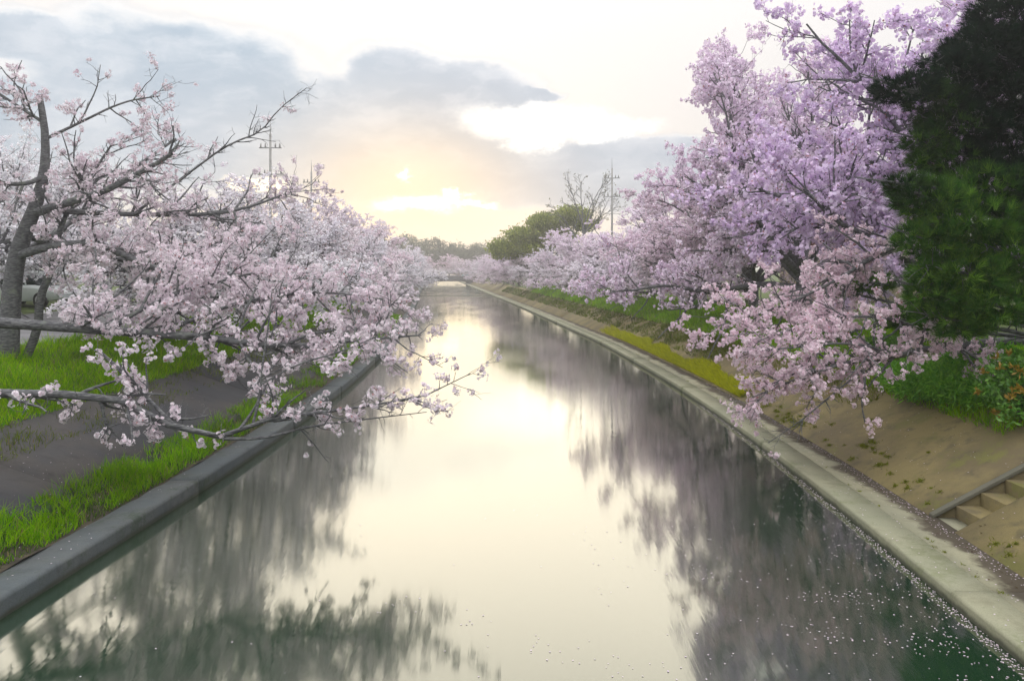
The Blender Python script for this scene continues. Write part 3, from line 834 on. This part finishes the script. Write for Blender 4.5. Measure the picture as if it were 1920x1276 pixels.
def shrub(name, label, base, E, n, size, ca, cb, seed, tip=None, ntip=0, group=None, aspect=.45, cat='shrub'):
    rng = np.random.default_rng(seed)
    root = empty(name, base, label=label, cat=cat, group=group)
    b = np.array(base); E = np.array(E, float); E[:, :3] -= b
    P, u = in_ellipsoids(rng, E, n)
    ok = P[:, 2] > -.1; P, u = P[ok], u[ok]
    # leaves gather in whorls
    P = P[:: 6].repeat(6, 0)[:len(P)] + rng.normal(0, size * .35, P.shape)
    parts = [leafy(rng, P, unit(u + np.array([0, 0, .2])), size, ca, cb, aspect)]
    wood = []
    for i in range(12):
        e = E[i % len(E)]; q = resample(np.array([(rng.normal(0, .12), rng.normal(0, .12), -.2, .025), (*(e[:3] * .6 + rng.normal(0, .1, 3)), .018), (*(e[:3] + rng.normal(0, .3, 3) * e[3:]), .006)]), 8)
        wood.append((q[None, :, :3], q[None, :, 3], 5))
    obj('stems', new_mesh('stems', *tubes(wood)), M['bark'], root)
    co, tri, cl_ = merge(parts); obj('foliage', new_mesh('foliage', co, tri, col=cl_), M['leaf'], root)
    if ntip:
        k = rng.integers(0, len(E), ntip); uu = unit(rng.normal(size=(ntip, 3)) + np.array([-.3, -.5, .7]))
        Pt = E[k, :3] + uu * E[k, 3:] * 1.0
        Pt = Pt.repeat(14, 0); ut = uu.repeat(14, 0)
        co, tri, cl_ = leafy(rng, Pt + rng.normal(0, .02, Pt.shape), unit(ut + np.array([0, 0, .6])), size * 1.0, *tip, aspect=.28)
        obj('new_leaves', new_mesh('new_leaves', co, tri, col=cl_), M['leaf'], root)
    return root


shrub('red_tip_shrub', 'glossy green shrub with orange new leaves at the right edge', (10.4, 15.2, 1.75),
      [(10.3, 15.2, 2.3, 1.0, .9, .75), (9.75, 14.8, 1.75, .62, .6, .55), (10.9, 15.2, 2.9, .9, .9, .7), (9.5, 15.3, 2.35, .5, .5, .5), (10.3, 14.4, 1.8, .7, .5, .5)], 6500, .12,
      (.06, .20, .020), (.22, .46, .07), 41, tip=((.36, .22, .03), (.52, .34, .05)), ntip=60)
shrub('bamboo_grass_clump', 'lush green bamboo grass hanging over the slope below the pine', (9.9, 17.6, 1.6),
      [(10.0, 17.4, 1.9, .9, .8, .5), (9.7, 18.6, 1.85, .8, .9, .45), (10.2, 16.6, 1.9, .7, .6, .5), (9.8, 19.8, 1.8, .6, .8, .4), (10.6, 18.0, 2.4, .8, 1.2, .5)], 13000, .19,
      (.09, .34, .016), (.28, .62, .04), 42, aspect=.16, cat='bamboo grass')
for i, (x, y, r, lab) in enumerate([(10.5, 22.5, .7, 'round green bush at the slope top just beyond the bamboo grass'), (11.2, 27.5, .6, 'small green bush below the tall right cherry tree'),
                                    (11.0, 46, .7, 'low green bush under the right cherry trees further along the slope')]):
    shrub('green_bush', lab, (x, y, float(zr(x))), [(x, y, float(zr(x)) + r * .5, r, r, r * .7), (x + .5, y + .8, float(zr(x)) + r * .5, r * .8, r * .9, r * .6)], 3500, .10,
          (.05, .17, .012), (.14, .32, .02), 50 + i, group='bushes on the right bank', cat='bush')


def broadleaf(name, label, x, y, z, E, n, size, ca, cb, seed, cat='tree', group=None):
    rng = np.random.default_rng(seed)
    root = empty(name, (x, y, z), label=label, cat=cat, group=group)
    E = np.array(E, float); wood = []
    for e in E:
        q = resample(np.array([(0, 0, -.3, .35), (e[0] * .15, e[1] * .15, e[2] * .4, .25), (*e[:3], .07)]), 8)
        wood.append((q[None, :, :3], q[None, :, 3], 7))
    obj('trunk', new_mesh('trunk', *tubes(wood), smooth=True), M['bark'], root)
    # clumps on the surface of the lobes, leaves in each clump
    P, u = in_ellipsoids(rng, E, n // 24)
    Pc = P.repeat(24, 0) + rng.normal(0, size * 1.5, (len(P) * 24, 3)) * np.array([1, 1, .55]); uc = u.repeat(24, 0)
    tone = rng.uniform(.7, 1.25, (len(P), 1)).repeat(24, 0).repeat(4, 0)
    co, tri, cl_ = leafy(rng, Pc, unit(uc + np.array([0, 0, .6])), size, ca, cb, .7)
    obj('crown', new_mesh('crown', co, tri, col=cl_ * tone), M['leaf'], root)
    return root


y = 112.0
broadleaf('evergreen_tree', 'broad olive green evergreen rising behind the right cherry row', 4.5, y, 2.3,
          [(-2.8, 0, 7.0, 2.4, 3, 1.0), (.6, 0, 8.8, 2.6, 3, 1.1), (3.9, 0, 9.9, 2.2, 3, .9), (-5.8, -1, 5.0, 1.8, 2, 1.2), (5.6, 0, 8.6, 1.6, 2, .8), (1.6, .5, 6.6, 3, 3, 1.1), (-2.6, 0, 4.9, 2.4, 3, 1)], 28000, .30, (.15, .21, .022), (.40, .44, .06), 61)
FT = [(-46, 262, 13, 9), (-37, 275, 14, 9.5), (-28.5, 284, 13.2, 9), (-20, 290, 11.5, 8), (-12, 282, 11, 7.5), (-56, 258, 11, 8.5), (-4, 288, 11, 8)]
FL = ['tallest dark tree in the hazy line beyond the bridge', 'dark round tree second in the hazy line beyond the bridge', 'dark tree in the middle of the hazy line beyond the bridge',
      'lower dark tree right of the middle of the hazy line beyond the bridge', 'small dark tree at the gap beyond the bridge', 'dark tree hidden behind the far left blossom', 'dark tree beyond the bridge behind the far right blossom']
for i, (x, y, h, r) in enumerate(FT):
    broadleaf('distant_tree', FL[i], x, y, 2.5, [(0, 0, h * .62, r * .62, r * .6, h * .36), (-r * .45, 0, h * .5, r * .45, r * .4, h * .28), (r * .45, 0, h * .5, r * .45, r * .4, h * .3), (0, -1, h * .28, r * .6, r * .4, h * .26)],
              9000, .55, (.05, .075, .022), (.12, .14, .045), 70 + i, group='trees beyond the far bridge')


def bare_tree():
    rng = np.random.default_rng(81); y = 100.0; x = 8.6
    root = empty('bare_tree', (x, y, 2.4), label='slender nearly leafless tree above the right blossom beside a power pole', cat='tree')
    N = 12
    T = np.array([limb((0, 0, -.2), 80, 86, 7.5, N, rng, .03)]); RT = np.linspace(.22, .13, N)[None]
    L = [limb(T[0, k], az, el, ln, N, rng, .07, .02) for k, az, el, ln in [(7, 180, 58, 7), (8, 10, 60, 7), (9, 200, 72, 7.5), (10, 340, 70, 7.5), (11, 90, 82, 7.6), (11, 170, 66, 7), (10, 20, 55, 6)]]
    P1 = np.array(L); R1 = np.repeat(np.linspace(.10, .02, N)[None], len(L), 0)
    P2, R2 = spawn(rng, P1, R1, .55, .2, 2.6, (25, 50), 5, .10, .03, .04); P3, R3 = spawn(rng, P2, R2, .35, .2, 1.1, (25, 55), 3, .12, .03, .02)
    R3 = np.maximum(R3, .016); R2 = np.maximum(R2, .022)
    obj('trunk', new_mesh('trunk', *tubes([(T, RT, 8), (P1, R1, 6), (P2, R2, 4), (P3, R3, 3)])), M['bark'], root)
    C = along(rng, P3, .55, .5, .1)
    co, tri, cl_ = leafy(rng, C.repeat(3, 0) + rng.normal(0, .08, (len(C) * 3, 3)), unit(rng.normal(size=(len(C) * 3, 3))), .22, (.12, .13, .05), (.22, .20, .10))
    obj('crown', new_mesh('crown', co, tri, col=cl_), M['leaf'], root)


bare_tree()


# ---------------------------------------------------------------- poles, cars, house
def pole(x, y, z, h, label):
    r = empty('utility_pole', (x, y, z), label=label, cat='utility pole', group='concrete utility poles behind the blossom')
    MB().cyl((0, 0, -.3), (0, 0, h), .13, .08).build('mast', M['polec'], r, smooth=True)
    for zz, wd in ((h - 1.0, .8), (h - 2.9, .9)):
        a = MB().box((-wd, -.05, zz - .035), (wd, .05, zz + .035)).build('crossarm', M['metal'], r)
        for s in (-.85, -.45, .45, .85):
            MB().cyl((s * wd, 0, zz + .05), (s * wd, 0, zz + .32), .055, .04, 8).build('insulator', M['polec'], a)
    MB().cyl((0, 0, h), (0, 0, h + 1.1), .03, .015, 6).build('spike', M['metal'], r)
    return r


pole(10.3, 82, 2.5, 12.4, 'utility pole beside the leafless tree above the right blossom')
pole(-18.9, 75, 2.9, 10.8, 'utility pole standing over the far left blossom nearest the sun')
pole(-17.3, 57, 2.8, 11.4, 'utility pole behind the bare twigs of the left blossom')
pole(13.3, 45, 2.45, 11.6, 'utility pole half hidden in the top of the right blossom')


def car(x, y, z, rz, paint, label, sc=1.0):
    r = empty('parked_car' if y < 100 else 'car', (x, y, z), rz, label=label, cat='car'); r.scale = (sc, sc, sc)
    # sections across the length: (x, half width, z low, z belt), then a cabin
    sec = [(-2.1, .62, .42, .72), (-2.0, .78, .30, .86), (-1.2, .84, .24, .92), (0, .86, .22, .94), (1.0, .85, .24, .92), (1.7, .80, .27, .82), (2.1, .68, .34, .70), (2.18, .55, .42, .60)]
    rings = []
    for X, hw, z0, z1 in sec:
        rings.append([(X, -hw * .92, z0), (X, hw * .92, z0), (X, hw, z0 + .18), (X, hw, z1 - .12), (X, hw * .86, z1), (X, -hw * .86, z1), (X, -hw, z1 - .12), (X, -hw, z0 + .18)])
    MB().loft(rings).build('body', paint, r, smooth=False, bevel=.03)
    cab = [(-1.95, .70, .86, .90), (-1.55, .72, .88, 1.36), (-.9, .73, .90, 1.50), (.1, .73, .90, 1.48), (.55, .72, .90, 1.30), (1.15, .70, .88, .92)]
    rings = [[(X, -hw, z0), (X, hw, z0), (X, hw * .82, z1), (X, -hw * .82, z1)] for X, hw, z0, z1 in cab]
    MB().loft(rings).build('windows', M['glass'], r)
    rings = [[(X, -.62, z), (X, .62, z), (X, .58, z + .05), (X, -.58, z + .05)] for X, z in ((-1.56, 1.35), (-.9, 1.49), (.1, 1.47), (.5, 1.32))]
    rf = MB().loft(rings).build('roof', paint, r, bevel=.02)
    for X in (-1.5, -.45, .55):
        for s in (-1, 1): MB().cyl((X, s * .735, .9), (X + (.1 if X < 0 else -.25), s * .615, 1.40), .035, k=6).build('pillar', paint, rf)
    for X in (-1.32, 1.35):
        for s in (-1, 1):
            wh = MB().cyl((X, s * .66, .31), (X, s * .875, .31), .31, k=20).build('wheel', M['dark'], r)
            MB().cyl((X, s * .84, .31), (X, s * .885, .31), .19, k=14).build('rim', M['rim'], wh)
    for s in (-1, 1): MB().box((2.06, s * .52 - .14, .58), (2.17, s * .52 + .14, .70)).build('headlight', M['lamp'], r, bevel=.02)
    return r


car(-20.9, 34.5, 2.92, math.radians(-14), M['white'], 'white car parked behind the near left cherry trunk')
car(float(cx(yb)) + 7.6, yb - .9, 2.1, math.radians(180), M['teal'], 'light blue car crossing the far dark bridge', 1.15)


def house():
    r = empty('house', (22.5, 50, 2.55), math.radians(12), label='tan walled house with brown roof hidden behind the right blossom', cat='house')
    MB().box((-4.5, -3, -.3), (4.5, 3, 3.2)).build('wall', M['wallp'], r)
    MB().loft([[(-5.1, -3.7, 3.2), (-5.1, 3.7, 3.2), (-5.1, 0, 5.2)], [(5.1, -3.7, 3.2), (5.1, 3.7, 3.2), (5.1, 0, 5.2)]]).build('roof', M['roof'], r)
    for X in (-3.2, -.4, 2.6):
        wn = MB().box((X - .8, -3.05, 1.0), (X + .8, -2.98, 2.3)).build('window', M['glass'], r)
        MB().box((X - .03, -3.08, 1.0), (X + .03, -3.04, 2.3)).build('mullion', M['metal'], wn)
    dr = MB().box((.9, -3.05, -.1), (1.7, -2.98, 2.0)).build('door', M['wood'], r)
    MB().cyl((1.6, -3.12, .95), (1.6, -3.04, .95), .03, k=8).build('handle', M['metal'], dr)


house()


# ---------------------------------------------------------------- grass and petals
def vnoise(x, y, seed=0):
    xi = np.floor(x).astype(np.int64); yi = np.floor(y).astype(np.int64); fx = x - xi; fy = y - yi
    fx = fx * fx * (3 - 2 * fx); fy = fy * fy * (3 - 2 * fy)
    h = lambda a, b: (np.sin(a * 127.1 + b * 311.7 + seed * 74.7) * 43758.5453) % 1.0
    return (h(xi, yi) * (1 - fx) + h(xi + 1, yi) * fx) * (1 - fy) + (h(xi, yi + 1) * (1 - fx) + h(xi + 1, yi + 1) * fx) * fy


def grass(name, label, regs, seed, two=True):
    """regs: (s0, s1, y0, y1, n, h, width, colour a, colour b, z function, sign, clumpiness)"""
    rng = np.random.default_rng(seed); parts = []
    for s0, s1, y0, y1, n, h, wd, ca, cb, zf, sg, cl in regs:
        # more blades near the eye, fewer and larger far away
        u = rng.random(n); yy = y0 * (y1 / y0) ** u if y0 > 0 else y0 + (y1 - y0) * u
        ss = rng.uniform(s0, s1, n)
        if cl:
            k = vnoise(ss * 1.6, yy * .9, seed) + .6 * vnoise(ss * 4, yy * 2.6, seed + 1) + .35 * vnoise(ss * 11, yy * 8, seed + 2) + rng.normal(0, .12, n)
            ok = k > cl; yy, ss = yy[ok], ss[ok]
        n2 = len(yy)
        base = np.stack([cx(yy) + sg * ss, yy, zf(ss) - .02], -1)
        d = rng.normal(0, .33, (n2, 3)); d[:, 2] = 1; d = unit(d)
        hh = h * rng.uniform(.45, 1.25, n2) * (.45 + .9 * vnoise(ss * 2.2, yy * 1.3, seed + 5) + .35 * vnoise(ss * 7, yy * 6, seed + 6))
        ww = wd * rng.uniform(.7, 1.3, n2) * np.maximum(1, yy / 22)
        tone = (.55 + .45 * vnoise(ss * 1.1, yy * .6, seed + 7) + .3 * vnoise(ss * 5, yy * 4, seed + 8))[:, None]
        dry = (rng.random(n2) < .07)[:, None]; ca = np.where(dry, np.array([.26, .21, .09]), np.asarray(ca)); cb = np.where(dry, np.array([.34, .29, .13]), np.asarray(cb))
        parts.append(blades(rng, base, d, hh, ww, np.asarray(ca) * tone, np.asarray(cb) * tone, .7, two))
    co, tri, cl_ = merge(parts)
    o = obj(name, new_mesh(name, co, tri, col=cl_), M['grass']); tag(o, label, 'grass', kind='stuff')
    print(name, len(tri))


GA, GB = (.10, .32, .004), (.32, .56, .008)
grass('verge_grass', 'bright green grass tufts along the left kerb', [(6.70, 7.85, 7, 70, 34000, .24, .012, GA, GB, zl, -1, .86), (6.66, 7.7, 7, 24, 9000, .11, .011, (.03, .09, .01), (.10, .2, .015), zl, -1, 0)], 91)
grass('bank_grass', 'vivid green grass on the upper left bank', [(10.0, 13.2, 12, 80, 62000, .30, .015, GA, (.40, .62, .010), zl, -1, 0), (9.0, 10.4, 12, 60, 9000, .17, .014, (.10, .14, .02), (.2, .28, .02), zl, -1, .95)], 92)
grass('bank_grass', 'green grass on the upper right bank under the trees', [(9.35, 13.2, 15, 110, 54000, .36, .015, (.13, .34, .005), (.34, .58, .010), zr, 1, 0), (8.1, 9.5, 32, 140, 16000, .17, .02, (.08, .12, .012), (.18, .25, .018), zr, 1, .78), (8.6, 9.6, 20, 40, 7000, .16, .018, (.10, .13, .015), (.22, .27, .02), zr, 1, .85)], 93)
rngm = np.random.default_rng(94)
n = 24000; yy = rngm.uniform(26, 54, n); ss = 7.38 + rngm.random(n) ** 1.4 * .75
ok = (ss < 7.7 + .5 * vnoise(yy * .7, yy * 0, 3) + .12 * vnoise(yy * 4, yy * 0, 4)) & (yy < 54 - rngm.random(n) * 9); yy, ss = yy[ok], ss[ok]; n = len(yy)
base = np.stack([cx(yy) + ss, yy, zr(ss)], -1); d = unit(np.stack([rngm.normal(-.55, .25, n), rngm.normal(-.2, .3, n), np.full(n, .75)], -1))
co, tri, cl_ = blades(rngm, base, d, rngm.uniform(.16, .34, n), rngm.uniform(.014, .024, n), np.array([.30, .34, .006]), np.array([.70, .72, .010]), .5)
extra = []
SPOT = [(7.42 + abs(rngm.normal(0, .18)), rngm.uniform(9, 27), rngm.uniform(.03, .12)) for _ in range(46)]
SPOT += [(rngm.uniform(7.5, 9.8), rngm.uniform(14, 30), rngm.uniform(.02, .05)) for _ in range(9)]
SPOT += [(rngm.uniform(6.62, 6.7), rngm.uniform(9, 40), rngm.uniform(.02, .06)) for _ in range(30)]
SPOT += [(7.62 + rngm.normal(0, .12), 21.6 + rngm.normal(0, .8), rngm.uniform(.08, .2)) for _ in range(14)] + [(7.85 + rngm.normal(0, .08), 17.8 + rngm.normal(0, .2), rngm.uniform(.05, .12)) for _ in range(7)]
SPOT = [p for p in SPOT if not (p[0] > 7.1 and STAIR[0] - .25 < p[1] < STAIR[1] + .3)]
for (x, y, r) in SPOT:
    m_ = int(900 * r) + 6; a = rngm.random(m_) * 6.283; q = r * np.abs(rngm.normal(0, .6, m_)) * (1 + .5 * np.sin(3 * a + x * 9))
    X = x + q * np.cos(a) * .8; Y = y + q * np.sin(a) * 1.4
    extra.append(blades(rngm, np.stack([cx(Y) + X, Y, np.where(X > 7.3, zr(X), .28)], -1), unit(rngm.normal(0, .6, (m_, 3)) + np.array([0, 0, .6])), rngm.uniform(.02, .10, m_) * (.6 + 2 * r), np.full(m_, .011), np.array([.13, .15, .02]), np.array([.26, .30, .03]), .6))
co, tri, cl_ = merge([(co, tri, cl_)] + extra)
tag(obj('yellow_grass', new_mesh('yellow_grass', co, tri, col=cl_), M['grass']), 'yellow-green grass strip along the foot of the right slope', 'grass', kind='stuff')


def petals(name, label, X, Y, Z, r, seed, tilt=.06, c=(.74, .64, .72), cat='petals', squash=.75):
    rng = np.random.default_rng(seed); n = len(X)
    nn = unit(np.stack([rng.normal(0, tilt, n), rng.normal(0, tilt, n), np.ones(n)], -1))
    u = unit(np.cross(nn, rng.normal(size=(n, 3)))); v = np.cross(nn, u)
    rr = r * rng.uniform(.6, 1.3, n)
    P = np.stack([X, Y, Z], -1)
    a = np.arange(5) * 2 * math.pi / 5
    co = (P[:, None] + rr[:, None, None] * (np.cos(a)[:, None] * u[:, None] + np.sin(a)[:, None] * squash * v[:, None])).reshape(-1, 3)
    c = np.array(c) * rng.uniform(.8, 1.15, (n, 1)) + rng.normal(0, .012, (n, 3))
    o = obj(name, new_mesh(name, co, np.arange(n * 5).reshape(-1, 5), col=np.repeat(np.clip(c, 0, 1), 5, 0)), M['petal'])
    tag(o, label, cat, kind='stuff')


rp = np.random.default_rng(95)
# on the water: a thick rim along the right kerb, drifts in front of it, a few everywhere
n1 = 1900; Y1 = 7 + 19 * rp.random(n1) ** 1.5; S1 = 6.03 - np.abs(rp.normal(0, .09, n1)) - (rp.random(n1) < .22) * np.abs(rp.normal(0, .7, n1))
n2 = 300; Y2 = 6.5 + 16 * rp.random(n2) ** 1.6; S2 = 6.0 - 4.6 * rp.random(n2) ** 1.3
n3 = 420; Y3 = 7 + 60 * rp.random(n3) ** 1.6; S3 = rp.uniform(-6, 6, n3)
dr = []
for x, y, k in [(-.4, 9.9, 8), (.3, 9.3, 12), (1.0, 9.0, 10), (1.7, 8.6, 10), (2.4, 8.5, 12), (-1.5, 10.4, 7), (3.6, 9.6, 40), (4.4, 10.6, 60), (4.9, 9.3, 50), (2.9, 11.4, 20)]:
    dr.append(np.stack([x + rp.normal(0, .32, k), y + rp.normal(0, .18, k)], -1))
dr = np.concatenate(dr)
Yw = np.concatenate([Y1, Y2, Y3, dr[:, 1]]); Xw = np.concatenate([cx(Y1) + S1, cx(Y2) + S2, cx(Y3) + S3, dr[:, 0]])
petals('floating_petals', 'white blossom petals floating on the canal', Xw, Yw, np.full(len(Xw), WZ + .006), .012, 96)
n4 = 1500; Y4 = 8 + 22 * rp.random(n4) ** 1.4; S4 = np.where(rp.random(n4) < .55, 7.28 - np.abs(rp.normal(0, .12, n4)), rp.uniform(6.1, 9.6, n4))
ok = ~((S4 > 7.3) & (Y4 > STAIR[0] - .05) & (Y4 < STAIR[1] + .15)); Y4, S4 = Y4[ok], S4[ok]
Z4 = np.where(S4 > 7.3, zr(S4), np.interp(S4, [6.05, 6.6, 6.62, 7.02, 7.4], [.30, .30, .293, .289, .277])) + .008
petals('fallen_petals', 'pale petals scattered on the right walkway and slope', cx(Y4) + S4, Y4, Z4, .013, 97)
n5 = 500; Y5 = 8 + 14 * rp.random(n5) ** 1.3; S5 = rp.uniform(6.15, 9.8, n5)
Z5 = np.where(S5 < 6.62, .404, zl(S5) + .012)
petals('fallen_petals', 'pale petals scattered on the left kerb and dark slope', cx(Y5) - S5, Y5, Z5, .012, 98)


n6 = 420; Y6 = 9 + 24 * rp.random(n6) ** 1.3; S6 = np.where(rp.random(n6) < .5, 7.25 - np.abs(rp.normal(0, .2, n6)), rp.uniform(6.65, 9.8, n6))
ok = ~((S6 > 7.3) & (Y6 > STAIR[0] - .05) & (Y6 < STAIR[1] + .15)); Y6, S6 = Y6[ok], S6[ok]
Z6 = np.where(S6 > 7.3, zr(S6), np.interp(S6, [6.05, 6.6, 6.62, 7.02, 7.4], [.30, .30, .297, .291, .277])) + .014
petals('leaf_litter', 'brown dead leaves and bits lying on the right walkway and slope', cx(Y6) + S6, Y6, Z6, .022, 99, .25, (.075, .05, .03), 'leaves', .4)


# ---------------------------------------------------------------- evening haze over the canal
HAZE = .0014
if HAZE:
    hm, t, o = material('haze')
    pv = t.n.new('ShaderNodeVolumePrincipled'); pv.inputs['Density'].default_value = HAZE
    pv.inputs['Color'].default_value = (.97, .97, 1.0, 1); pv.inputs['Anisotropy'].default_value = .72
    t.l.new(pv.outputs[0], o.inputs['Volume'])
    tag(MB().box((-820, -70, -2.5), (740, 1250, 22)).build('haze', hm), 'pale evening haze lying over the canal', 'haze', kind='stuff')
